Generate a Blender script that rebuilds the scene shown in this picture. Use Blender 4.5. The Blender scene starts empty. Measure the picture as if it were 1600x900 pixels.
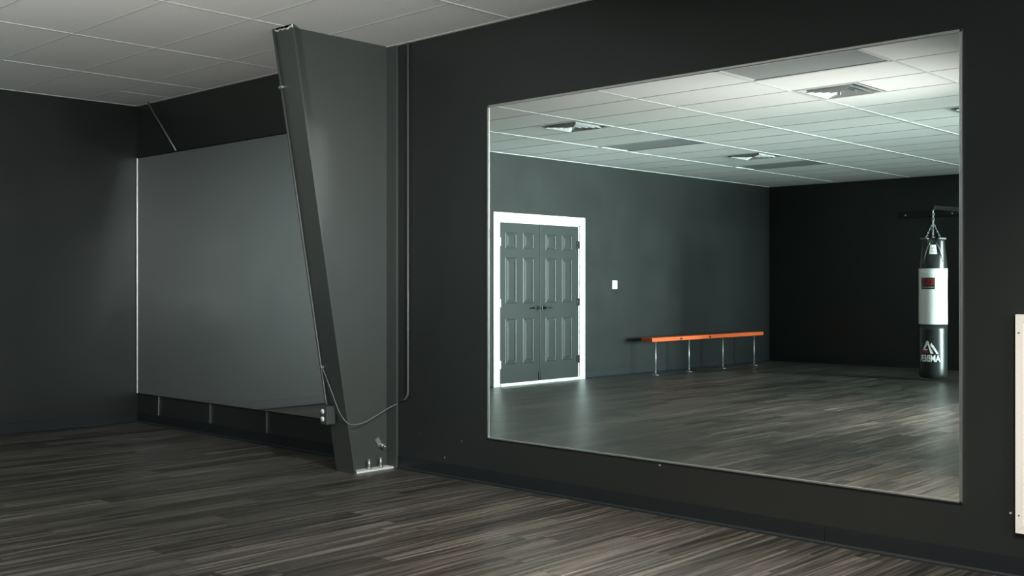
import bpy, bmesh, math, random
from mathutils import Vector, Matrix
random.seed(7)
SC = bpy.context.scene
COL = SC.collection

# ------------------------------------------------------------------ camera
A = 0.7601
cam_data = bpy.data.cameras.new('camera')
cam_data.sensor_width = 36.0
cam_data.lens = 1692.98 / 1600 * 36.0
cam_data.shift_y = -(450 - 446.6) / 1600
cam_data.clip_start = 0.05
cam = bpy.data.objects.new('camera', cam_data)
cam.location = (9.6826, -5.0122, 1.294)
cam.rotation_euler = (math.pi / 2, 0, A)
COL.objects.link(cam)
SC.camera = cam

# ------------------------------------------------------------------ world, exposure
SC.view_settings.view_transform = 'Standard'
SC.view_settings.look = 'None'
SC.view_settings.gamma = 1.0
SC.view_settings.use_curve_mapping = False
SC.view_settings.exposure = 0.0
w = bpy.data.worlds.new('world'); SC.world = w
w.use_nodes = True
w.node_tree.nodes['Background'].inputs[0].default_value = (0.5, 0.6, 0.62, 1)
w.node_tree.nodes['Background'].inputs[1].default_value = 0.02

# ------------------------------------------------------------------ lights
def area_light(name, loc, target, sx, sy, power, color, spread=math.pi):
    d = bpy.data.lights.new(name, 'AREA')
    d.shape = 'RECTANGLE'; d.size = sx; d.size_y = sy
    d.energy = power; d.color = color; d.spread = spread
    o = bpy.data.objects.new(name, d)
    o.location = loc
    o.rotation_euler = (Vector(target) - Vector(loc)).to_track_quat('-Z', 'Y').to_euler()
    COL.objects.link(o)
    return o
# unseen glazed front at the far end; first two are added fill beams (x = 13 m)
area_light('door_wall_fill', (12.9, -9.6, 1.45), (0, -7.5, 1.45), 5.0, 2.3, 290, (0.80, 1.0, 0.97), math.radians(40))  # narrow beam added to brighten the door wall
area_light('ceiling_fill', (12.9, -6.5, 1.2), (0.6, -4.7, 2.95), 3.0, 1.6, 120, (0.86, 1.0, 0.97), math.radians(30))  # upward beam added to brighten the deeper ceiling
area_light('daylight_front', (12.9, -8.3, 1.03), (0, -8.3, 1.03), 10.2, 1.9, 70, (0.80, 1.0, 0.97))
# unseen fill added out of frame for the bright pool on the ceiling
area_light('ceiling_pool_fill', (6.95, -4.9, 0.75), (4.5, -2.85, 3.0), 0.5, 0.5, 36, (1.0, 0.98, 0.94), math.radians(72))
# added unseen fill raking along the mirror wall
area_light('raking_fill', (11.5, -1.2, 1.8), (0, -1.5, 1.5), 0.8, 1.2, 72, (0.96, 1.0, 0.98))
# unseen fills added near the camera for floor, column and grille
area_light('floor_fill', (8.2, -2.6, 2.93), (6.5, -1.1, 0), 0.6, 0.6, 42, (1.0, 0.88, 0.76), math.radians(62))  # added to brighten the floor in front of the mirror
area_light('column_fill', (9.0, -2.2, 2.7), (3.9, -0.2, 1.3), 0.4, 0.4, 19, (0.95, 1.0, 0.98), math.radians(45))  # added to lift the column web and the wall beside it
area_light('far_floor_fill', (7.3, -6.3, 2.9), (4.7, -4.9, 0), 0.6, 0.6, 88, (1.0, 0.96, 0.90), math.radians(72))  # added to brighten the floor reflected in the mirror
area_light('grille_fill', (9.35, -1.9, 2.6), (8.5, -0.1, 0.85), 0.25, 0.25, 7.5, (1.0, 0.91, 0.82), math.radians(48))  # added to brighten the air grille

# ------------------------------------------------------------------ materials
def new_mat(name, color=(0.5, 0.5, 0.5), rough=0.5, metal=0.0, spec=0.5):
    m = bpy.data.materials.new(name); m.use_nodes = True
    b = m.node_tree.nodes['Principled BSDF']
    b.inputs['Base Color'].default_value = (*color, 1)
    b.inputs['Roughness'].default_value = rough
    b.inputs['Metallic'].default_value = metal
    b.inputs['Specular IOR Level'].default_value = spec
    return m
def N(m, t, **kw):
    n = m.node_tree.nodes.new(t)
    for k, v in kw.items(): setattr(n, k, v)
    return n
def L(m, a, b): m.node_tree.links.new(a, b)
def bsdf(m): return m.node_tree.nodes['Principled BSDF']
def math_n(m, op, a, b=None, c=None, clamp=False):
    n = N(m, 'ShaderNodeMath', operation=op); n.use_clamp = clamp
    for i, x in enumerate((a, b, c)):
        if x is None: continue
        if isinstance(x, (int, float)): n.inputs[i].default_value = x
        else: L(m, x, n.inputs[i])
    return n.outputs[0]
def noise(m, vec, scale, detail=3, rough=0.55):
    n = N(m, 'ShaderNodeTexNoise'); n.inputs['Scale'].default_value = scale
    n.inputs['Detail'].default_value = detail; n.inputs['Roughness'].default_value = rough
    L(m, vec, n.inputs['Vector']); return n.outputs['Fac']
def bump(m, h, strength, dist=0.01):
    b = N(m, 'ShaderNodeBump'); b.inputs['Strength'].default_value = strength
    b.inputs['Distance'].default_value = dist
    L(m, h, b.inputs['Height']); L(m, b.outputs[0], bsdf(m).inputs['Normal'])
def mix_rgb(m, fac, a, b):
    n = N(m, 'ShaderNodeMix', data_type='RGBA')
    if isinstance(fac, (int, float)): n.inputs[0].default_value = fac
    else: L(m, fac, n.inputs[0])
    for x, i in ((a, 6), (b, 7)):
        if isinstance(x, tuple): n.inputs[i].default_value = (*x, 1)
        else: L(m, x, n.inputs[i])
    return n.outputs[2]

def paint(name, color, rough, specks=False, spec=0.5, variation=0.12, zmax=0.36, some_t=0.55):
    m = new_mat(name, color, rough, spec=spec)
    geo = N(m, 'ShaderNodeNewGeometry')
    pos = geo.outputs['Position']
    n1 = noise(m, pos, 1.3, 4)
    c = mix_rgb(m, n1, tuple(x * (1 - variation) for x in color), tuple(x * (1 + variation) for x in color))
    if specks:
        vo = N(m, 'ShaderNodeTexVoronoi'); vo.inputs['Scale'].default_value = 13.0
        L(m, pos, vo.inputs['Vector'])
        sep = N(m, 'ShaderNodeSeparateXYZ'); L(m, pos, sep.inputs[0])
        low = math_n(m, 'LESS_THAN', sep.outputs[2], zmax)
        rnd = N(m, 'ShaderNodeSeparateColor'); L(m, vo.outputs['Color'], rnd.inputs[0])
        some = math_n(m, 'GREATER_THAN', rnd.outputs[0], some_t)
        dot = math_n(m, 'LESS_THAN', vo.outputs['Distance'], math_n(m, 'MULTIPLY', rnd.outputs[1], 0.085))
        f = math_n(m, 'MULTIPLY', math_n(m, 'MULTIPLY', low, some), dot)
        c = mix_rgb(m, f, c, (0.45, 0.45, 0.42))
    L(m, c, bsdf(m).inputs['Base Color'])
    r = math_n(m, 'ADD', math_n(m, 'MULTIPLY', noise(m, pos, 2.2, 3), 0.12), rough - 0.06)
    L(m, r, bsdf(m).inputs['Roughness'])
    bump(m, noise(m, pos, 160, 2), 0.12, 0.002)
    return m

M = {}
M['wall'] = paint('black_satin_wall_paint_lit', (0.0185, 0.0215, 0.0203), 0.38, specks=True)  # same paint as the other walls, lightened where the mirror wall looks brighter lit
M['wall_plain'] = paint('black_wall_paint', (0.0130, 0.0152, 0.0152), 0.36)
M['column'] = paint('charcoal_steel_paint', (0.051, 0.057, 0.054), 0.42, specks=True, zmax=2.9, some_t=0.86)
M['door'] = paint('charcoal_door_paint', (0.0135, 0.0175, 0.0170), 0.42, variation=0.04)
M['trim'] = new_mat('white_gloss_trim', (0.86, 0.88, 0.87), 0.35)
M['switch'] = new_mat('white_plastic', (0.88, 0.88, 0.86), 0.35)
M['base'] = new_mat('black_vinyl_baseboard', (0.011, 0.014, 0.017), 0.38)
M['tee'] = new_mat('white_ceiling_tee', (0.54, 0.56, 0.55), 0.6)
M['alu'] = new_mat('brushed_aluminium', (0.72, 0.72, 0.70), 0.32, metal=1.0)
M['chrome'] = new_mat('bright_steel', (0.75, 0.77, 0.77), 0.25, metal=1.0)
M['cable'] = new_mat('grey_cable_jacket', (0.16, 0.17, 0.17), 0.5)
M['conduit'] = new_mat('painted_conduit', (0.085, 0.09, 0.09), 0.4)
M['louver'] = new_mat('satin_louver', (0.50, 0.52, 0.51), 0.4, metal=0.0)
M['galv'] = new_mat('galvanised_steel', (0.42, 0.44, 0.44), 0.42, metal=0.8)
M['black_metal'] = new_mat('black_metal', (0.012, 0.012, 0.013), 0.35, metal=0.3)
M['mirror'] = new_mat('mirror_silver', (0.86, 0.90, 0.88), 0.0, metal=1.0)
M['mirror_edge'] = new_mat('mirror_glass_edge', (0.10, 0.16, 0.14), 0.2)
M['orange'] = new_mat('orange_plank', (0.52, 0.085, 0.018), 0.5)
M['vinyl'] = new_mat('black_vinyl', (0.018, 0.022, 0.022), 0.3)
M['white_vinyl'] = new_mat('white_vinyl', (0.80, 0.82, 0.78), 0.4)
M['ink'] = new_mat('white_print', (0.85, 0.86, 0.84), 0.4)
M['red'] = new_mat('red_print', (0.36, 0.03, 0.018), 0.4)
M['rim'] = new_mat('grey_webbing', (0.22, 0.23, 0.23), 0.6)
M['plaster'] = new_mat('white_plaster', (0.70, 0.72, 0.72), 0.8)
M['dark'] = new_mat('duct_interior', (0.10, 0.105, 0.105), 0.6)
M['grille'] = new_mat('white_enamel', (0.90, 0.87, 0.81), 0.4)
M['lens'] = new_mat('grey_light_lens', (0.34, 0.37, 0.37), 0.35)
M['black_rubber'] = new_mat('black_rubber', (0.01, 0.01, 0.01), 0.5)

# ceiling tile
def tile_mat():
    m = new_mat('white_acoustic_tile', (0.72, 0.73, 0.71), 0.9, spec=0.2)
    geo = N(m, 'ShaderNodeNewGeometry'); pos = geo.outputs['Position']
    n = noise(m, pos, 90, 3)
    big = noise(m, pos, 0.9, 2)
    c = mix_rgb(m, big, (0.64, 0.65, 0.635), (0.72, 0.73, 0.715))
    c = mix_rgb(m, math_n(m, 'MULTIPLY', math_n(m, 'GREATER_THAN', n, 0.63), 0.25), c, (0.35, 0.35, 0.34))
    L(m, c, bsdf(m).inputs['Base Color'])
    return m
M['tile'] = tile_mat()

# dark plank floor, boards run along y
def floor_mat():
    m = new_mat('dark_vinyl_plank', (0.05, 0.05, 0.05), 0.42)
    geo = N(m, 'ShaderNodeNewGeometry')
    sep = N(m, 'ShaderNodeSeparateXYZ'); L(m, geo.outputs['Position'], sep.inputs[0])
    X, Y = sep.outputs[0], sep.outputs[1]
    wdt, ln = 0.152, 1.22
    px = math_n(m, 'DIVIDE', X, wdt)
    row = math_n(m, 'FLOOR', px)
    wn = N(m, 'ShaderNodeTexWhiteNoise', noise_dimensions='1D'); L(m, row, wn.inputs['W'])
    py = math_n(m, 'ADD', math_n(m, 'DIVIDE', Y, ln), math_n(m, 'MULTIPLY', wn.outputs[0], 7.3))
    colm = math_n(m, 'FLOOR', py)
    cv = N(m, 'ShaderNodeCombineXYZ'); L(m, row, cv.inputs[0]); L(m, colm, cv.inputs[1])
    wn2 = N(m, 'ShaderNodeTexWhiteNoise', noise_dimensions='3D'); L(m, cv.outputs[0], wn2.inputs['Vector'])
    rnd = wn2.outputs['Value']
    # grain: stretched along y, offset per plank
    gv = N(m, 'ShaderNodeCombineXYZ')
    L(m, math_n(m, 'MULTIPLY', X, 42.0), gv.inputs[0])
    L(m, math_n(m, 'ADD', math_n(m, 'MULTIPLY', Y, 1.0), math_n(m, 'MULTIPLY', rnd, 40.0)), gv.inputs[1])
    L(m, math_n(m, 'MULTIPLY', rnd, 17.0), gv.inputs[2])
    g = noise(m, gv.outputs[0], 1.0, 6, 0.62)
    gv2 = N(m, 'ShaderNodeCombineXYZ')
    L(m, math_n(m, 'MULTIPLY', X, 150.0), gv2.inputs[0])
    L(m, math_n(m, 'ADD', math_n(m, 'MULTIPLY', Y, 2.6), math_n(m, 'MULTIPLY', rnd, 11.0)), gv2.inputs[1])
    g2 = noise(m, gv2.outputs[0], 1.0, 4, 0.6)
    ramp = N(m, 'ShaderNodeValToRGB')
    L(m, math_n(m, 'ADD', math_n(m, 'MULTIPLY', g, 0.75), math_n(m, 'MULTIPLY', g2, 0.25)), ramp.inputs[0])
    cr = ramp.color_ramp
    cr.elements[0].position = 0.36; cr.elements[0].color = (0.015, 0.014, 0.013, 1)
    cr.elements[1].position = 0.66; cr.elements[1].color = (0.20, 0.185, 0.165, 1)
    e = cr.elements.new(0.5); e.color = (0.064, 0.060, 0.053, 1)
    bright = math_n(m, 'ADD', math_n(m, 'MULTIPLY', rnd, 0.75), 0.6)
    hsv = N(m, 'ShaderNodeHueSaturation'); L(m, ramp.outputs[0], hsv.inputs['Color']); L(m, bright, hsv.inputs['Value'])
    # seams
    fx = math_n(m, 'FRACT', px); fy = math_n(m, 'FRACT', py)
    sx = math_n(m, 'LESS_THAN', math_n(m, 'MINIMUM', fx, math_n(m, 'SUBTRACT', 1.0, fx)), 0.011)
    sy = math_n(m, 'LESS_THAN', math_n(m, 'MINIMUM', fy, math_n(m, 'SUBTRACT', 1.0, fy)), 0.0016)
    seam = math_n(m, 'MAXIMUM', sx, sy)
    c = mix_rgb(m, math_n(m, 'MULTIPLY', seam, 0.8), hsv.outputs[0], (0.008, 0.008, 0.008))
    # pale scratches and dust specks
    vo = N(m, 'ShaderNodeTexVoronoi'); vo.inputs['Scale'].default_value = 5.0
    L(m, geo.outputs['Position'], vo.inputs['Vector'])
    sc = N(m, 'ShaderNodeSeparateColor'); L(m, vo.outputs['Color'], sc.inputs[0])
    dot = math_n(m, 'LESS_THAN', vo.outputs['Distance'], math_n(m, 'MULTIPLY', math_n(m, 'GREATER_THAN', sc.outputs[0], 0.8), math_n(m, 'MULTIPLY', sc.outputs[1], 0.03)))
    c = mix_rgb(m, dot, c, (0.35, 0.33, 0.30))
    L(m, c, bsdf(m).inputs['Base Color'])
    r = math_n(m, 'ADD', math_n(m, 'MULTIPLY', g, 0.22), 0.26)
    L(m, r, bsdf(m).inputs['Roughness'])
    hgt = math_n(m, 'SUBTRACT', math_n(m, 'MULTIPLY', g2, 0.4), seam)
    bump(m, hgt, 0.25, 0.0015)
    return m
M['floor'] = floor_mat()

# perforated grille face
def perf_mat():
    m = new_mat('perforated_enamel', (0.74, 0.72, 0.68), 0.45)
    geo = N(m, 'ShaderNodeNewGeometry'); sep = N(m, 'ShaderNodeSeparateXYZ'); L(m, geo.outputs['Position'], sep.inputs[0])
    p = 0.012
    a = math_n(m, 'SUBTRACT', math_n(m, 'FRACT', math_n(m, 'DIVIDE', sep.outputs[0], p)), 0.5)
    b = math_n(m, 'SUBTRACT', math_n(m, 'FRACT', math_n(m, 'DIVIDE', sep.outputs[2], p)), 0.5)
    d = math_n(m, 'ADD', math_n(m, 'MULTIPLY', a, a), math_n(m, 'MULTIPLY', b, b))
    h = math_n(m, 'LESS_THAN', d, 0.075)
    c = mix_rgb(m, h, (0.74, 0.72, 0.68), (0.015, 0.012, 0.01))
    L(m, c, bsdf(m).inputs['Base Color'])
    return m
M['perf'] = perf_mat()

# ------------------------------------------------------------------ mesh helpers
class MB:
    """collects shapes in world metres; builds ONE mesh object"""
    def __init__(s): s.bm = bmesh.new(); s.mats = []
    def mi(s, m):
        if m is None: return 0
        if m not in s.mats: s.mats.append(m)
        return s.mats.index(m)
    def box(s, x0, x1, y0, y1, z0, z1, m=None, bevel=0.0, mat=None):
        r = bmesh.ops.create_cube(s.bm, size=1.0)
        vs = r['verts']
        bmesh.ops.scale(s.bm, vec=(abs(x1 - x0), abs(y1 - y0), abs(z1 - z0)), verts=vs)
        bmesh.ops.translate(s.bm, vec=((x0 + x1) / 2, (y0 + y1) / 2, (z0 + z1) / 2), verts=vs)
        if mat is not None: bmesh.ops.transform(s.bm, matrix=mat, verts=vs)
        i = s.mi(m)
        fs = set(f for v in vs for f in v.link_faces)
        for f in fs: f.material_index = i
        if bevel > 0:
            es = list(set(e for v in vs for e in v.link_edges))
            bmesh.ops.bevel(s.bm, geom=es, offset=bevel, segments=2, profile=0.6, affect='EDGES')
        return s
    def face(s, pts, m=None):
        vs = [s.bm.verts.new(p) for p in pts]
        f = s.bm.faces.new(vs); f.material_index = s.mi(m); return f
    def prism(s, poly, axis, d0, d1, m=None):
        """poly: list of 3-D points with axis coord ignored; extruded from d0 to d1 along axis"""
        i = s.mi(m)
        a = []; b = []
        for p in poly:
            p0 = list(p); p1 = list(p); p0[axis] = d0; p1[axis] = d1
            a.append(s.bm.verts.new(p0)); b.append(s.bm.verts.new(p1))
        n = len(poly)
        fs = [s.bm.faces.new(a), s.bm.faces.new(b[::-1])]
        for k in range(n):
            fs.append(s.bm.faces.new((a[k], b[k], b[(k + 1) % n], a[(k + 1) % n])))
        for f in fs: f.material_index = i
        bmesh.ops.recalc_face_normals(s.bm, faces=fs)
        return s
    def tube(s, pts, r, m=None, seg=10, caps=True):
        i = s.mi(m)
        pts = [Vector(p) for p in pts]; rings = []
        n = len(pts); up = None
        for k, p in enumerate(pts):
            t = (pts[min(k + 1, n - 1)] - pts[max(k - 1, 0)]).normalized()
            if up is None:
                up = Vector((0, 0, 1)) if abs(t.z) < 0.9 else Vector((1, 0, 0))
            u = t.cross(up).normalized(); v = u.cross(t).normalized(); up = v
            rr = r[k] if isinstance(r, (list, tuple)) else r
            rings.append([s.bm.verts.new(p + u * math.cos(2 * math.pi * j / seg) * rr + v * math.sin(2 * math.pi * j / seg) * rr) for j in range(seg)])
        fs = []
        for k in range(n - 1):
            for j in range(seg):
                fs.append(s.bm.faces.new((rings[k][j], rings[k][(j + 1) % seg], rings[k + 1][(j + 1) % seg], rings[k + 1][j])))
        if caps: fs.append(s.bm.faces.new(rings[0][::-1])); fs.append(s.bm.faces.new(rings[-1]))
        for f in fs: f.material_index = i; f.smooth = True
        bmesh.ops.recalc_face_normals(s.bm, faces=fs)
        return s
    def lathe(s, c, prof, m=None, seg=32, fn=None, cap=True):
        """prof: list of (r, z); c=(x,y); fn(theta, r, z)->r"""
        i = s.mi(m); rings = []; fs = []
        for (r, z) in prof:
            ring = []
            for j in range(seg):
                th = 2 * math.pi * j / seg
                rr = fn(th, r, z) if fn else r
                ring.append(s.bm.verts.new((c[0] + rr * math.cos(th), c[1] + rr * math.sin(th), z)))
            rings.append(ring)
        for k in range(len(rings) - 1):
            for j in range(seg):
                fs.append(s.bm.faces.new((rings[k][j], rings[k][(j + 1) % seg], rings[k + 1][(j + 1) % seg], rings[k + 1][j])))
        if cap: fs.append(s.bm.faces.new(rings[0][::-1])); fs.append(s.bm.faces.new(rings[-1]))
        for f in fs: f.material_index = i; f.smooth = True
        bmesh.ops.recalc_face_normals(s.bm, faces=fs)
        return s
    def build(s, name, mat=None, parent=None, auto=False):
        me = bpy.data.meshes.new(name)
        mats = s.mats if s.mats else []
        off = Vector((0, 0, 0))
        if parent is not None:
            pp = parent
            while pp is not None: off += pp.location; pp = pp.parent
            bmesh.ops.translate(s.bm, vec=-off, verts=s.bm.verts[:])
        s.bm.to_mesh(me); s.bm.free()
        if mats:
            for q in mats: me.materials.append(q)
        elif mat is not None: me.materials.append(mat)
        o = bpy.data.objects.new(name, me); COL.objects.link(o)
        if parent is not None: o.parent = parent
        return o
def tag(o, label=None, cat=None, group=None, kind=None):
    if label: o['label'] = label
    if cat: o['category'] = cat
    if group: o['group'] = group
    if kind: o['kind'] = kind
    return o
def empty(name, loc):
    o = bpy.data.objects.new(name, None); o.location = loc; o.empty_display_size = 0.1
    COL.objects.link(o); return o
def struct(o): o['kind'] = 'structure'; return o

# ------------------------------------------------------------------ dimensions
H = 2.998
DX, DY = 13.0, 11.65          # right end wall, far wall
FT = 0.3048
GX, GS = 1.248, 0.5208        # ceiling grid origin
YB = 16.0                     # deep bay behind x > BX
BX = 4.4

# ------------------------------------------------------------------ structure
b = MB()
b.box(-0.2, DX + 0.2, -YB - 0.2, 0.2, -0.12, 0.0)
struct(b.build('floor', M['floor']))
b = MB(); b.box(-0.12, DX + 0.12, 0, 0.15, 0, H + 0.25); struct(b.build('wall_right', M['wall']))
# left wall with the doorway opening
D0, D1, DH = -4.94, -6.54, 2.13
b = MB()
b.box(-0.12, 0, D0, 0, 0, H + 0.25); b.box(-0.12, 0, -YB, D1, 0, H + 0.25); b.box(-0.12, 0, D1, D0, DH, H + 0.25)
b.box(-0.30, -0.2, D1 - 0.3, D0 + 0.3, 0, DH + 0.2)
struct(b.build('wall_left', M['wall_plain']))
b = MB(); b.box(0, BX, -DY - 0.12, -DY, 0, H + 0.25); b.box(BX - 0.12, BX, -YB, -DY - 0.12, 0, H + 0.25); struct(b.build('wall_back', M['wall_plain']))
b = MB(); b.box(BX, DX, -YB - 0.12, -YB, 0, H + 0.25); struct(b.build('wall_rear', M['wall_plain']))
b = MB()
b.box(DX, DX + 0.12, -5.7, 0, 0, H + 0.25); b.box(DX, DX + 0.12, -YB, -13.5, 0, H + 0.25)
b.box(DX, DX + 0.12, -13.5, -5.7, 0, 0.25); b.box(DX, DX + 0.12, -13.5, -5.7, 2.65, H + 0.25)
struct(b.build('wall_end', M['wall_plain']))
b = MB()
for k in range(5):
    y = -5.7 - k * 1.95; b.box(DX + 0.02, DX + 0.08, y - 0.03, y + 0.03, 0.25, 2.65)
b.box(DX + 0.02, DX + 0.08, -13.5, -5.7, 0.25, 0.31); b.box(DX + 0.02, DX + 0.08, -13.5, -5.7, 2.59, 2.65)
struct(b.build('window_1', M['alu']))

# ceiling: tiles and tees
def gy(j): return -(GS + j * 2 * FT)
def gxx(i): return GX + i * 4 * FT
vents = {(3, 0, 5), (0, 1, 5), (0, 1, 11), (3, 1, 8)}      # (column of tiles, half, row)
lights = {(3, 3), (0, 8), (0, 13)}
b = MB()
xs = [-0.05, 0.0285] + [GX + k * 2 * FT for k in range(-1, 21)]
ZT = H + 0.0045
ny = 25
for i in range(-1, 10):
    for j in range(-1, ny):
        y0 = gy(j) if j >= 0 else 0.0
        y1 = gy(j + 1)
        for h in (0, 1):
            x0 = gxx(i) + h * 2 * FT; x1 = x0 + 2 * FT
            if i == -1 and h == 0: x0 = -0.02
            if (i, h, j) in vents or (i, j) in lights: continue
            dz = 0.0
            b.face([(x0, y0, ZT), (x0, y1, ZT), (x1, y1, ZT), (x1, y0, ZT)], M['tile'])
T = 0.012
for i in range(-1, 10):
    x = gxx(i)
    if i == -1: continue
    b.box(x - T, x + T, -YB, 0, H, H + 0.03, M['tee'])
for j in range(0, ny):
    b.box(0, DX, gy(j) - T * 0.8, gy(j) + T * 0.8, H + 0.002, H + 0.03, M['tee'])
b.box(0.64 - T, 0.64 + T, gy(0), 0, H + 0.001, H + 0.03, M['tee'])
# wall angle
b.box(0, DX, -0.022, 0, H - 0.001, H + 0.03, M['tee'])
b.box(0, 0.016, -DY, 0, H - 0.001, H + 0.03, M['tee'])
b.box(0, BX, -DY, -DY + 0.022, H - 0.001, H + 0.03, M['tee'])
b.box(-0.1, DX + 0.1, -YB - 0.1, 0.1, H + 0.24, H + 0.3, M['dark'])
struct(b.build('ceiling'))

# baseboards with a coved toe
def base_x(x0, x1, y, sgn, name):
    b = MB()
    seams = [x0]
    while seams[-1] + 2.36 < x1: seams.append(seams[-1] + 2.36)
    seams.append(x1)
    for a_, c_ in zip(seams[:-1], seams[1:]):
        prof = [(0, y, 0.0), (0, y, 0.094), (0, y + sgn * 0.0035, 0.093), (0, y + sgn * 0.0035, 0.016), (0, y + sgn * 0.008, 0.006), (0, y + sgn * 0.018, 0.0)]
        b.prism(prof, 0, a_ + 0.0008, c_ - 0.0008)
    return struct(b.build(name, M['base']))
def base_y(y0, y1, x, sgn, name):
    b = MB()
    for a_, c_ in ((y0, y1),) if isinstance(y0, float) else zip(y0, y1):
        prof = [(x, 0, 0.0), (x, 0, 0.094), (x + sgn * 0.0035, 0, 0.093), (x + sgn * 0.0035, 0, 0.016), (x + sgn * 0.008, 0, 0.006), (x + sgn * 0.018, 0, 0.0)]
        b.prism(prof, 1, a_, c_)
    return struct(b.build(name, M['base']))
base_x(-0.92 + 0.92, DX, 0.0, -1, 'baseboard_right')
base_y([-0.02, D1 - 0.11], [D0 + 0.11, -DY], 0.0, 1, 'baseboard_left')
base_x(0.02, BX, -DY, 1, 'baseboard_back')

# door casing and threshold
b = MB()
def jamb(y0, y1, z0, z1):
    b.box(-0.02, 0.018, y0, y1, z0, z1, bevel=0.004)
jamb(D0 - 0.004, D0 + 0.108, 0, DH + 0.108); jamb(D1 + 0.004, D1 - 0.108, 0, DH + 0.108); jamb(D1 + 0.004, D0 - 0.004, DH - 0.004, DH + 0.108)
b.box(-0.11, 0.0, D0 - 0.018, D0, 0, DH); b.box(-0.11, 0.0, D1, D1 + 0.018, 0, DH); b.box(-0.11, 0.0, D1, D0, DH - 0.018, DH)
struct(b.build('trim_1', M['trim']))
b = MB(); b.box(-0.11, 0.022, D1 + 0.02, D0 - 0.02, 0, 0.036, bevel=0.006); struct(b.build('trim_2', M['trim']))

# door leaves
def door(name, ya, yb, hinge_side, hinge_mat):
    """ya > yb ; leaf occupies y in [yb, ya]"""
    root = empty(name, (0, (ya + yb) / 2, 0.04)); struct(root)
    W = ya - yb
    z0, z1 = 0.042, DH - 0.022
    xf = -0.012
    b = MB(); b.box(xf - 0.035, xf, yb + 0.003, ya - 0.003, z0, z1, bevel=0.002)
    hgt = z1 - z0
    for (t0, t1) in ((0.06, 0.16), (0.216, 0.504), (0.60, 0.884)):
        pz1 = z1 - t0 * hgt; pz0 = z1 - t1 * hgt
        for (c0, c1) in ((0.15, 0.42), (0.58, 0.85)):
            a0 = yb + c0 * W; a1 = yb + c1 * W
            # sticking: raised bead ring then sunk slope, then raised field
            def ring(o0, o1, xa, xb):
                P = lambda o, x: [(x, a0 + o, pz0 + o), (x, a1 - o, pz0 + o), (x, a1 - o, pz1 - o), (x, a0 + o, pz1 - o)]
                p, q = P(o0, xa), P(o1, xb)
                for k in range(4):
                    b.face([p[k], p[(k + 1) % 4], q[(k + 1) % 4], q[k]])
            ring(-0.004, 0.010, xf, xf + 0.0022)
            ring(0.010, 0.018, xf + 0.0022, xf + 0.0006)
            ring(0.018, 0.024, xf + 0.0006, xf + 0.0006)
            ring(0.024, 0.056, xf + 0.0006, xf + 0.0034)
            o = 0.056; x = xf + 0.0034
            b.face([(x, a0 + o, pz0 + o), (x, a1 - o, pz0 + o), (x, a1 - o, pz1 - o), (x, a0 + o, pz1 - o)])
    b.build('leaf', M['door'], root)
    # hinges
    yh = ya if hinge_side > 0 else yb
    for k, zc in enumerate((0.28, 1.07, 1.86)):
        h = MB(); h.box(-0.008, 0.004, yh - 0.018, yh + 0.018, zc - 0.05, zc + 0.05, bevel=0.002)
        h.tube([(0.006, yh, zc - 0.052), (0.006, yh, zc + 0.052)], 0.007)
        h.build('hinge', hinge_mat, root)
    # lever handle
    s = -hinge_side
    ym = (yb if hinge_side > 0 else ya) + hinge_side * 0.065
    h = MB()
    h.box(xf, xf + 0.012, ym - 0.032, ym + 0.032, 1.0 - 0.032, 1.0 + 0.032, bevel=0.004)
    h.tube([(xf + 0.01, ym, 1.0), (xf + 0.05, ym, 1.0)], 0.012)
    h.tube([(xf + 0.05, ym - hinge_side * 0.01, 1.0), (xf + 0.052, ym + hinge_side * 0.06, 1.002), (xf + 0.048, ym + hinge_side * 0.125, 0.996)], [0.012, 0.010, 0.006])
    h.build('lever_handle', M['black_metal'], root)
    return root
ym = (D0 + D1) / 2
d1 = door('door_1', D0 - 0.02, ym + 0.001, 1, M['trim'])
d2 = door('door_2', ym - 0.001, D1 + 0.02, -1, M['black_metal'])
b = MB(); b.box(-0.012, 0.004, ym - 0.004, ym + 0.03, 0.045, 0.15, bevel=0.003); b.tube([(0.0, ym + 0.012, 0.0365), (0.0, ym + 0.012, 0.06)], 0.006)
b.build('flush_bolt', M['black_metal'], d1)

# ------------------------------------------------------------------ mirrors
def mirror(name, x0, x1, z0, z1, fw, fd, label, corner=False):
    root = empty(name, ((x0 + x1) / 2, -0.004, z0))
    tag(root, label, 'mirror')
    yb_, yf = 0.0, -0.006
    g = MB(); g.box(x0 + fw * 0.5, x1 - fw * 0.5, yf, -0.0005, z0 + fw * 0.5, z1 - fw * 0.5, M['mirror_edge'])
    x0i, x1i, z0i, z1i = x0 + fw * 0.5, x1 - fw * 0.5, z0 + fw * 0.5, z1 - fw * 0.5
    g.face([(x0i, yf - 0.0005, z0i), (x1i, yf - 0.0005, z0i), (x1i, yf - 0.0005, z1i), (x0i, yf - 0.0005, z1i)], M['mirror'])
    g.build('mirror_glass', None, root)
    return root
m1 = mirror('wall_mirror', 4.704, 7.765, 0.300, 2.468, 0.016, 0.014, 'large wall mirror with thin silver frame right of the tapered column, reflecting double doors')
def frame(root, x0, x1, z0, z1, fw, fd, mats):
    b = MB(); bv = 0.0025
    b.box(x0, x1, -fd, -0.0005, z1 - fw, z1, bevel=bv)
    b.box(x0, x1, -fd, -0.0005, z0, z0 + fw * 0.7, bevel=bv)
    b.box(x0, x0 + fw, -fd, -0.0005, z0, z1, bevel=bv)
    b.box(x1 - fw, x1, -fd, -0.0005, z0, z1, bevel=bv)
    b.build('frame', mats, root)
frame(m1, 4.704, 7.765, 0.300, 2.468, 0.015, 0.013, M['alu'])
m2 = mirror('wall_mirror', 0.0, 3.06, 0.272, 2.508, 0.012, 0.014, 'large wall mirror in the corner behind the tapered column, reflecting plain black wall')
b = MB()
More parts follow.
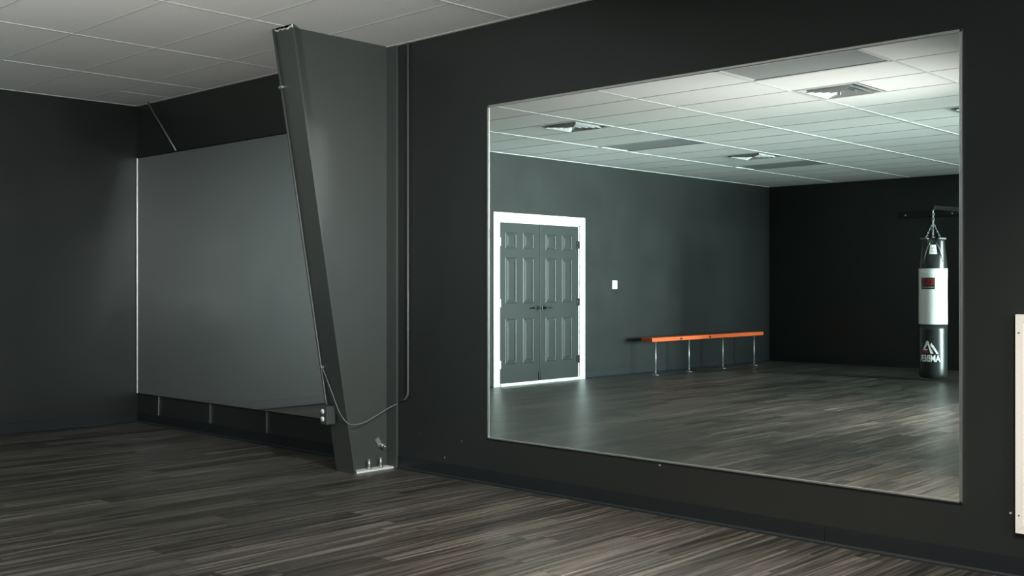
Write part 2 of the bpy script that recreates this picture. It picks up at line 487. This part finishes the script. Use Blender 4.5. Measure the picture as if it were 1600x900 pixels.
b.box(0.004, 0.016, -0.013, -0.0005, 0.272, 2.508, bevel=0.003)
b.build('edge_channel', M['alu'], m2)
for z in (0.268, 2.505):
    b = MB(); b.box(0.017, 3.06, -0.009, -0.0005, z, z + 0.008); b.build('mounting_rail', M['black_metal'], m2)
for (x, wd) in ((0.415, 0.010), (1.305, 0.018), (2.175, 0.022)):
    b = MB(); b.box(x - wd / 2, x + wd / 2, -0.008, -0.0005, 0.10, 0.270, bevel=0.002)
    b.build('support_strip', M['chrome'], m2)

# ------------------------------------------------------------------ steel column (tapered I-section)
col = empty('steel_column', (3.69, -0.2, 0))
tag(col, 'tapered charcoal steel column, narrow at the floor and wide at the ceiling', 'column')
CX0, CX1 = 3.576, 3.777
def yfr(z): return -(0.367 + (0.882 - 0.367) * z / H)
ZC = H + 0.02
b = MB()
t = 0.016
poly = [(CX0, yfr(0.0), 0.0), (CX0, yfr(ZC), ZC), (CX0, yfr(ZC) + t, ZC), (CX0, yfr(0) + t, 0.0)]
b.prism(poly, 0, CX0, CX1); b.build('front_flange', M['column'], col)
b = MB(); poly = [(0, yfr(0) + t, 0.012), (0, yfr(ZC) + t, ZC), (0, -0.020, ZC), (0, -0.020, 0.012)]
b.prism(poly, 0, 3.690, 3.700); b.build('web', M['column'], col)
b = MB(); b.box(CX0, 3.805, -0.020, -0.0005, 0.0, ZC); b.build('rear_flange', M['column'], col)
b = MB(); b.box(CX0 + 0.01, CX1 + 0.003, yfr(0) + t + 0.0005, -0.0205, 0.0005, 0.014, bevel=0.003); b.build('base_plate', M['plaster'], col)
for (x, y) in ((3.75, -0.22), (3.75, -0.115)):
    b = MB(); b.tube([(x, y, 0.014), (x, y, 0.085)], 0.010, seg=12)
    b.lathe((x, y), [(0.019, 0.0145), (0.019, 0.03)], seg=6)
    b.build('anchor_bolt', M['galv'], col)
# beam clip bolted on the web
b = MB()
Mx = Matrix.Translation((3.702, -0.095, 0.185)) @ Matrix.Rotation(math.radians(35), 4, 'X')
b.box(0, 0.006, -0.018, 0.018, -0.035, 0.035, bevel=0.002, mat=Mx)
b.tube([(3.703, -0.082, 0.168), (3.742, -0.082, 0.160)], 0.015, seg=8)
b.tube([(3.742, -0.082, 0.160), (3.765, -0.082, 0.156)], 0.009, seg=10)
b.build('clip_bolt', M['galv'], col)
# chipped plaster around the column head
b = MB()
for k in range(46):
    x = CX0 + (CX1 - CX0) * k / 45; s = random.uniform(0.006, 0.014)
    b.box(x - s * .6, x + s * .6, yfr(H) - 0.006, yfr(H) + 0.004, H - s * random.uniform(0.8, 1.9), H, m=M['plaster'])
b.build('plaster_patch', None, col)

# ------------------------------------------------------------------ conduits, cable, outlet box
def yo(z, o=0.012): return yfr(z) - o
b = MB()
b.tube([(CX0 + 0.006, yo(2.995), 2.995), (CX0 + 0.006, yo(1.6), 1.6), (CX0 + 0.006, yo(0.50), 0.50), (CX0 + 0.022, yo(.468) - .01, 0.468)], 0.009, seg=10)
cd = b.build('conduit_pipe', M['column']); tag(cd, 'thin painted conduit down the left edge of the tapered column into the outlet box', 'pipe')
for z in (0.735, 2.62):
    cl = MB(); cl.box(CX0 - 0.012, CX0 + 0.026, yo(z) - 0.012, yo(z) + 0.010, z - 0.008, z + 0.008, bevel=0.002)
    cl.build('pipe_clip', M['galv'], cd)
b = MB()
zc = 0.405
b.box(3.585, 3.660, yfr(zc) - 0.078, yfr(zc) - 0.006, zc - 0.062, zc + 0.062, bevel=0.004)
ob = b.build('outlet_box', M['column']); tag(ob, 'small grey outlet box with two white sockets on the column edge', 'outlet')
for dz in (0.026, -0.026):
    b = MB(); b.tube([(3.612, yfr(zc) - 0.077, zc + dz), (3.612, yfr(zc) - 0.083, zc + dz)], 0.018, seg=20)
    b.build('socket', M['switch'], ob)
# vertical conduit beside the column
b = MB()
b.tube([(3.925, -0.014, 2.996), (3.925, -0.014, 0.56), (3.922, -0.014, 0.53), (3.90, -0.016, 0.50), (3.86, -0.022, 0.48)], 0.0075, seg=10)
c2 = b.build('conduit_pipe', M['conduit']); tag(c2, 'thin vertical conduit on the black wall between column and large mirror', 'pipe')

# ------------------------------------------------------------------ helper to place cable through pixel-measured points on the column
cable_pts = [(3.600, yo(0.735) - 0.004, 0.735), (3.63, yo(.66) - 0.006, 0.665), (3.672, yo(.55) - 0.006, 0.56), (3.722, yo(.44) - 0.006, 0.44), (3.770, yo(.36) - 0.004, 0.375),
             (3.785, -0.40, 0.345), (3.790, -0.30, 0.35), (3.795, -0.20, 0.385), (3.805, -0.10, 0.43), (3.822, -0.036, 0.458), (3.838, -0.034, 0.462)]
def smooth(pts, n=5):
    out = []; P = [Vector(p) for p in pts]
    for i in range(len(P) - 1):
        p0, p1, p2, p3 = P[max(i - 1, 0)], P[i], P[i + 1], P[min(i + 2, len(P) - 1)]
        for k in range(n):
            t = k / n
            out.append(0.5 * ((2 * p1) + (-p0 + p2) * t + (2 * p0 - 5 * p1 + 4 * p2 - p3) * t * t + (-p0 + 3 * p1 - 3 * p2 + p3) * t ** 3))
    out.append(P[-1]); return out
b = MB(); b.tube(smooth(cable_pts), 0.0034, seg=8)
cb = b.build('cable', M['cable']); tag(cb, 'thin grey cable sagging across the foot of the tapered column', 'cable')

# brace from ceiling to the top of the corner mirror
b = MB(); b.tube([(0.30, -0.05, H - 0.001), (0.745, -0.012, 2.515)], 0.008, seg=10)
br = b.build('brace_rod', M['galv']); tag(br, 'slanting metal rod from the ceiling down to the corner mirror', 'rod')

# ------------------------------------------------------------------ light switch
b = MB(); b.box(0.0005, 0.007, -7.329 - 0.055, -7.329 + 0.055, 1.309 - 0.06, 1.309 + 0.06, bevel=0.003)
sw = b.build('light_switch', M['switch']); tag(sw, 'white double light switch plate on the black wall beside the double doors', 'switch')
for dy in (-0.023, 0.023):
    b = MB(); b.box(0.006, 0.011, -7.329 + dy - 0.015, -7.329 + dy + 0.015, 1.309 - 0.032, 1.309 + 0.032, bevel=0.002)
    b.build('rocker', M['switch'], sw)

# ------------------------------------------------------------------ bench
bn = empty('plank_bench', (0.34, -9.2, 0)); tag(bn, 'long low bench with an orange plank on thin silver posts along the black wall', 'bench')
BY0, BY1 = -7.64, -10.71
b = MB(); xs_ = (0.24, 0.44); zt, zb = 0.545, 0.487
js = [BY0, -8.36, -9.13, BY1]
for a_, c_ in zip(js[:-1], js[1:]):
    b.box(xs_[0], xs_[1], c_ + 0.004, a_ - 0.004, zb, zt, bevel=0.006)
b.build('plank', M['orange'], bn)
for y in (-7.83, -8.68, -9.61, -10.54):
    x = 0.36
    b = MB(); b.tube([(x, y, 0.012), (x, y, zb)], 0.010, seg=12); b.build('post', M['galv'], bn)
    b = MB(); b.lathe((x, y), [(0.062, 0.0), (0.060, 0.006), (0.026, 0.012), (0.018, 0.035)], seg=20); b.build('foot_flange', M['chrome'], bn)
for y in js[1:3]:
    b = MB(); b.box(xs_[1] - 0.01, xs_[1] + 0.004, y - 0.03, y + 0.03, zb + 0.015, zb + 0.035, bevel=0.002); b.build('joint_plate', M['black_metal'], bn)

# ------------------------------------------------------------------ punching bag
BXX, BYY, BR = 3.63, -9.75, 0.183
bag = empty('punching_bag', (BXX, BYY, 0.03)); tag(bag, 'tall black and white punching bag hanging by chains near the dark back wall', 'punching bag')
vd = Vector((9.68 - BXX, 5.01 - BYY, 0)).normalized(); TH0 = math.atan2(vd.y, vd.x)
def wob(th, r, z): return r * (1 + 0.006 * math.sin(3 * th + z * 5) + 0.006 * math.sin(z * 9))
zt1, zt2, zt3 = 0.775, 1.530, 1.945
b = MB(); b.lathe((BXX, BYY), [(0.02, 0.03), (BR * .80, 0.032), (BR * .95, 0.05), (BR, 0.09)] + [(BR, 0.09 + (zt1 - 0.09) * k / 8) for k in range(1, 9)], M['vinyl'], 48, wob)
b.build('lower_body', None, bag)
b = MB(); b.lathe((BXX, BYY), [(BR + 0.003, zt1 - .004)] + [(BR + 0.003, zt1 + (zt2 - zt1) * k / 8) for k in range(0, 9)], M['white_vinyl'], 48, wob)
b.build('white_band', None, bag)
def top_fn(th, r, z):
    k = max(0.0, min(1.0, (z - zt2) / (zt3 - zt2)))
    return r * (1 - 0.24 * k ** 1.6 * (0.5 + 0.5 * math.cos(4 * (th - TH0))) ** 1.5) 
b = MB(); prof = [(BR, zt2 + (zt3 - zt2) * k / 10) for k in range(0, 11)]
prof = [(r * (1 - 0.07 * ((z - zt2) / (zt3 - zt2)) ** 1.5), z) for r, z in prof]
b.lathe((BXX, BYY), prof + [(BR * .70, zt3 - 0.03), (0.03, zt3 - 0.06)], M['vinyl'], 64, top_fn, cap=False)
b.build('top_collar', None, bag)
rr = BR * 0.935
for q in range(4):
    b = MB()
    c0 = TH0 + math.pi / 4 + q * math.pi / 2
    pts = [(BXX + (rr - .002) * math.cos(c0 + a_), BYY + (rr - .002) * math.sin(c0 + a_), zt3 - 0.008) for a_ in [k * 0.1 - 0.4 for k in range(9)]]
    b.tube(pts, 0.011, seg=8)
    b.build('rim_webbing', M['rim'], bag)
def on_bag(u, z, r=BR + 0.006):
    """u metres to the viewer's right when facing the bag directly (world side)"""
    th = TH0 + PHI + u / BR
    return (BXX + r * math.cos(th), BYY + r * math.sin(th), z)
PHI = 0.0
ztop = 2.30
b = MB()
for q in range(4):
    th = TH0 + q * math.pi / 2
    p0 = Vector((BXX + rr * .74 * math.cos(th), BYY + rr * .83 * math.sin(th), zt3 - 0.07)); p1 = Vector((BXX, BYY, 2.16))
    n = 12
    for k in range(n):
        c = p0.lerp(p1, (k + .5) / n); d = (p1 - p0).normalized(); s_ = d.cross(Vector((0, 0, 1))).normalized() if k % 2 else d.cross(d.cross(Vector((0, 0, 1)))).normalized()
        hl, hw = (p1 - p0).length / n * .62, 0.008
        ring = [c + d * hl * math.cos(a_) + s_ * hw * math.sin(a_) for a_ in [2 * math.pi * w_ / 10 for w_ in range(11)]]
        b.tube(ring, 0.0028, M['chrome'], seg=6, caps=False)
b.build('chain', None, bag)
b = MB(); n = 5
for k in range(n):
    z = 2.17 + k * 0.034; s_ = (1, 0) if k % 2 else (0, 1)
    ring = [(BXX + s_[0] * .012 * math.sin(a_), BYY + s_[1] * .012 * math.sin(a_), z + .022 * math.cos(a_)) for a_ in [2 * math.pi * w_ / 12 for w_ in range(13)]]
    b.tube(ring, 0.004, M['galv'], seg=6, caps=False)
b.build('swivel', None, bag)
# white corner tag with holes on the collar strap
def patch(u0, u1, z0, z1, r, n=8, du_top=0.0):
    b_ = MB(); fs = []
    for k in range(n):
        f0, f1 = k / n, (k + 1) / n
        def P(f, z, top): 
            uu0, uu1 = (u0 + du_top, u1 - du_top) if top else (u0, u1)
            return on_bag(uu0 + (uu1 - uu0) * f, z, r)
        b_.face([P(f0, z0, 0), P(f1, z0, 0), P(f1, z1, 1), P(f0, z1, 1)])
    bmesh.ops.remove_doubles(b_.bm, verts=b_.bm.verts[:], dist=1e-5)
    bmesh.ops.solidify(b_.bm, geom=b_.bm.faces[:], thickness=0.002)
    return b_
p_ = patch(-0.052, 0.052, 1.725, 1.850, BR + 0.001, du_top=0.016).build('strap_tag', M['white_vinyl'], bag)
for z in (1.765, 1.805):
    b = MB(); b.tube([on_bag(0.0, z, BR + 0.001), on_bag(0.0, z, BR + 0.0065)], 0.006, seg=10)
    b.build('rivet', M['black_metal'], p_)
# side straps fanning down from the tag
b = MB()
for s in (-1, 1):
    b.tube([on_bag(s * 0.045, 1.88, BR - 0.02), on_bag(s * 0.085, 1.79, BR - 0.001), on_bag(s * 0.135, 1.62, BR + 0.001)], [0.006, 0.008, 0.004], M['rim'], seg=6)
b.build('stitched_strap', None, bag)
# maker label on white band
lab = patch(-0.022, 0.165, 1.250, 1.405, BR + 0.007).build('maker_label', M['vinyl'], bag)
PRINT_R = BR + 0.0095
def poly_on(b_, pts, m, r=PRINT_R):
    """pts (u,z) polygon wrapped on the bag; convex"""
    b_.face([on_bag(u, z, r) for u, z in pts], m)
b = MB()
u0 = -0.008; Z0, Z1 = 1.305, 1.390
for k in range(6):
    ua = u0 + k * 0.0265
    poly_on(b, [(ua, Z0), (ua + .008, Z0), (ua + .008, Z1), (ua, Z1)], M['red'])
    poly_on(b, [(ua + .008, Z1 - .018), (ua + .019, Z1 - .018), (ua + .019, Z1), (ua + .008, Z1)], M['red'])
    if k % 2: poly_on(b, [(ua + .008, Z0), (ua + .019, Z0), (ua + .019, Z0 + .017), (ua + .008, Z0 + .017)], M['red'])
    else: poly_on(b, [(ua + .013, Z0), (ua + .019, Z0), (ua + .019, Z1 - .018), (ua + .013, Z1 - .018)], M['red'])
for k in range(11):
    ua = -0.005 + k * 0.0145
    poly_on(b, [(ua, 1.272), (ua + .009, 1.272), (ua + .009, 1.281), (ua, 1.281)], M['ink'])
b.build('label_print', None, lab)
# lettering and mark on the lower body
def text_on_bag(txt, ucen, z, size, m, parent, name):
    cu = bpy.data.curves.new('t', 'FONT'); cu.body = txt; cu.size = size; cu.offset = size * 0.028
    cu.align_x = 'CENTER'; cu.space_character = 0.98; cu.resolution_u = 3
    o = bpy.data.objects.new('t', cu); COL.objects.link(o)
    bpy.context.view_layer.update()
    me = bpy.data.meshes.new_from_object(o.evaluated_get(bpy.context.evaluated_depsgraph_get()))
    COL.objects.unlink(o); bpy.data.objects.remove(o)
    b_ = MB(); b_.bm.from_mesh(me); bpy.data.meshes.remove(me)
    for v in b_.bm.verts:
        x, y = v.co.x, v.co.y
        v.co = Vector(on_bag(ucen + x * 0.70, z + y, PRINT_R))
    for f in b_.bm.faces: f.material_index = 0
    b_.mats = [m]
    return b_.build(name, None, parent)
UC = 0.045
lt = text_on_bag('AMBER', UC, 0.268, 0.124, M['ink'], bag, 'lettering')
b = MB()
def q(*pts, m=None): poly_on(b, list(pts), m or M['ink'])
# open triangle with a thick slanted leg, a second leg beside it, and a short red bar
q((0.083, 0.545), (0.060, 0.512), (0.112, 0.418), (0.140, 0.418))
q((0.083, 0.545), (0.030, 0.375), (-0.004, 0.375), (0.060, 0.545))
q((0.112, 0.418), (0.108, 0.436), (0.070, 0.436), (0.068, 0.418))
q((0.022, 0.522), (0.006, 0.500), (-0.038, 0.372), (-0.068, 0.372))
q((0.022, 0.522), (-0.068, 0.372), (-0.040, 0.372), (0.034, 0.488))
q((0.048, 0.384), (0.145, 0.384), (0.145, 0.404), (0.054, 0.404), m=M['red'])
b.build('emblem', None, bag)

# wall bracket carrying the bag
b = MB()
b.box(2.30, 3.95, -DY, -DY + 0.04, 2.36, 2.46, bevel=0.004)
hg = b.build('hanger_bracket', M['black_metal']); tag(hg, 'black steel bracket on the back wall that holds the punching bag', 'bracket')
b = MB()
b.box(BXX - 0.025, BXX + 0.025, BYY - 0.03, BYY + 0.03, 2.335, 2.395, bevel=0.004)
b.box(BXX - 0.025, BXX + 0.025, -DY + 0.04, BYY - 0.03, 2.345, 2.395, bevel=0.004)
b.build('arm', M['black_metal'], hg)
b = MB()
b.tube([(BXX, -DY + 0.04, 2.42), (BXX, BYY - 0.1, 2.39)], 0.012)
b.build('tie_rod', M['black_metal'], hg)
b = MB(); b.tube([(BXX, BYY, 2.33), (BXX, BYY, 2.35)], 0.014, seg=10); b.build('eye_bolt', M['galv'], hg)
for x in (2.43, 3.16, 3.82):
    b = MB(); b.tube([(x, -DY + 0.04, 2.40), (x, -DY + 0.052, 2.40)], 0.018, seg=8); b.build('bolt', M['chrome'], hg)

# ------------------------------------------------------------------ ceiling fixtures
def ceiling_light(i, j, label):
    x0, x1 = gxx(i) + T, gxx(i + 1) - T; y0, y1 = gy(j + 1) + T, gy(j) - T
    r = empty('ceiling_light', ((x0 + x1) / 2, (y0 + y1) / 2, H)); tag(r, label, 'ceiling light', 'unlit ceiling light panels')
    b = MB(); f = 0.022
    b.box(x0, x1, y0, y0 + f, H + .001, H + .03); b.box(x0, x1, y1 - f, y1, H + .001, H + .03)
    b.box(x0, x0 + f, y0, y1, H + .001, H + .03); b.box(x1 - f, x1, y0, y1, H + .001, H + .03)
    b.build('frame', M['tee'], r)
    b = MB(); b.box(x0 + f, x1 - f, y0 + f, y1 - f, H + .008, H + .014); b.build('diffuser', M['lens'], r)
ceiling_light(3, 3, 'unlit grey ceiling light panel reflected at the top of the mirror, nearest')
ceiling_light(0, 8, 'unlit grey ceiling light panel reflected between the two left ceiling vents')
ceiling_light(0, 13, 'unlit grey ceiling light panel reflected deepest, just behind the far ceiling vent')
def ceiling_vent(i, h, j, label):
    x0 = gxx(i) + h * 2 * FT; x1 = x0 + 2 * FT; y0, y1 = gy(j + 1) + T, gy(j) - T
    if h == 0: x0 += T
    else: x1 -= T
    r = empty('ceiling_vent', ((x0 + x1) / 2, (y0 + y1) / 2, H)); tag(r, label, 'ceiling vent', 'square louvred ceiling vents')
    cx_, cy_ = (x0 + x1) / 2, (y0 + y1) / 2
    b = MB(); b.box(x0, x1, y0, y1, H + 0.13, H + 0.14)
    for (a0, a1, c0, c1) in ((x0, x0 + .003, y0, y1), (x1 - .003, x1, y0, y1), (x0, x1, y0, y0 + .003), (x0, x1, y1 - .003, y1)): b.box(a0, a1, c0, c1, H + .01, H + .13)
    b.build('plenum', M['dark'], r)
    def sq_ring(b_, h0, z0, h1, z1, th=0.003):
        for (ra, za, rb, zb_) in ((h0, z0, h1, z1), (h0 - th, z0 + th, h1 - th, z1 + th)):
            P = lambda q_, z_: [(cx_ - q_, cy_ - q_, z_), (cx_ + q_, cy_ - q_, z_), (cx_ + q_, cy_ + q_, z_), (cx_ - q_, cy_ + q_, z_)]
            p, q_ = P(ra, za), P(rb, zb_)
            for k in range(4): b_.face([p[k], p[(k + 1) % 4], q_[(k + 1) % 4], q_[k]])
    hw = (x1 - x0) / 2; hy = (y1 - y0) / 2; hm = min(hw, hy)
    b = MB(); sq_ring(b, hm, H + .001, hm - .03, H + .001); sq_ring(b, hm - .03, H + .001, hm - .075, H + .06)
    b.build('frame', M['louver'], r)
    for k, hh in enumerate((0.215, 0.165, 0.115, 0.065)):
        b = MB(); sq_ring(b, hh, H - 0.014, hh - 0.036, H + 0.03); b.build('louver', M['louver'], r)
    b = MB(); b.box(cx_ - .02, cx_ + .02, cy_ - .02, cy_ + .02, H + .0, H + .006); b.tube([(cx_, cy_, H - .028), (cx_, cy_, H + .06)], 0.010); b.build('damper_knob', M['alu'], r)
    b = MB(); b.box(cx_ - hm + .05, cx_ + hm - .05, cy_ - .006, cy_ + .006, H + .03, H + .045); b.box(cx_ - .006, cx_ + .006, cy_ - hm + .05, cy_ + hm - .05, H + .03, H + .045)
    b.build('cross_bar', M['galv'], r)
ceiling_vent(3, 0, 5, 'square ceiling vent reflected high on the right side of the mirror')
ceiling_vent(0, 1, 5, 'square ceiling vent reflected near the left edge of the mirror')
ceiling_vent(0, 1, 11, 'square ceiling vent reflected deep in the middle of the mirror')
ceiling_vent(3, 1, 8, 'square ceiling vent cut off by the right edge of the mirror')

# ------------------------------------------------------------------ return air grille at the right edge
gr = empty('air_grille', (8.32, -0.01, 0.205)); tag(gr, 'white perforated metal air grille on the black wall at the right edge', 'vent')
gx0, gx1, gz0, gz1 = 8.0, 8.62, 0.205, 1.168; gd = 0.022; gf = 0.034
b = MB()
def mit(p0, p1, p2, p3):
    b.prism([p0, p1, p2, p3], 1, -gd, -0.0005)
b.prism([(gx0, 0, gz0), (gx0, 0, gz1), (gx0 + gf, 0, gz1 - gf), (gx0 + gf, 0, gz0 + gf)], 1, -gd, -.0005)
b.prism([(gx1, 0, gz0), (gx1 - gf, 0, gz0 + gf), (gx1 - gf, 0, gz1 - gf), (gx1, 0, gz1)], 1, -gd, -.0005)
b.prism([(gx0 + .0006, 0, gz0), (gx0 + gf, 0, gz0 + gf - .0006), (gx1 - gf, 0, gz0 + gf - .0006), (gx1 - .0006, 0, gz0)], 1, -gd, -.0005)
b.prism([(gx0 + .0006, 0, gz1), (gx1 - .0006, 0, gz1), (gx1 - gf, 0, gz1 - gf + .0006), (gx0 + gf, 0, gz1 - gf + .0006)], 1, -gd, -.0005)
b.build('frame', M['grille'], gr)
b = MB(); b.box(gx0 + gf - .002, gx1 - gf + .002, -0.014, -0.010, gz0 + gf - .002, gz1 - gf + .002); b.build('perforated_face', M['perf'], gr)
for (x, z) in ((gx0 + .016, gz0 + .08), (gx0 + .016, gz1 - .08)):
    b = MB(); b.tube([(x, -gd, z), (x, -gd - .002, z)], 0.004, seg=10); b.build('screw', M['galv'], gr)
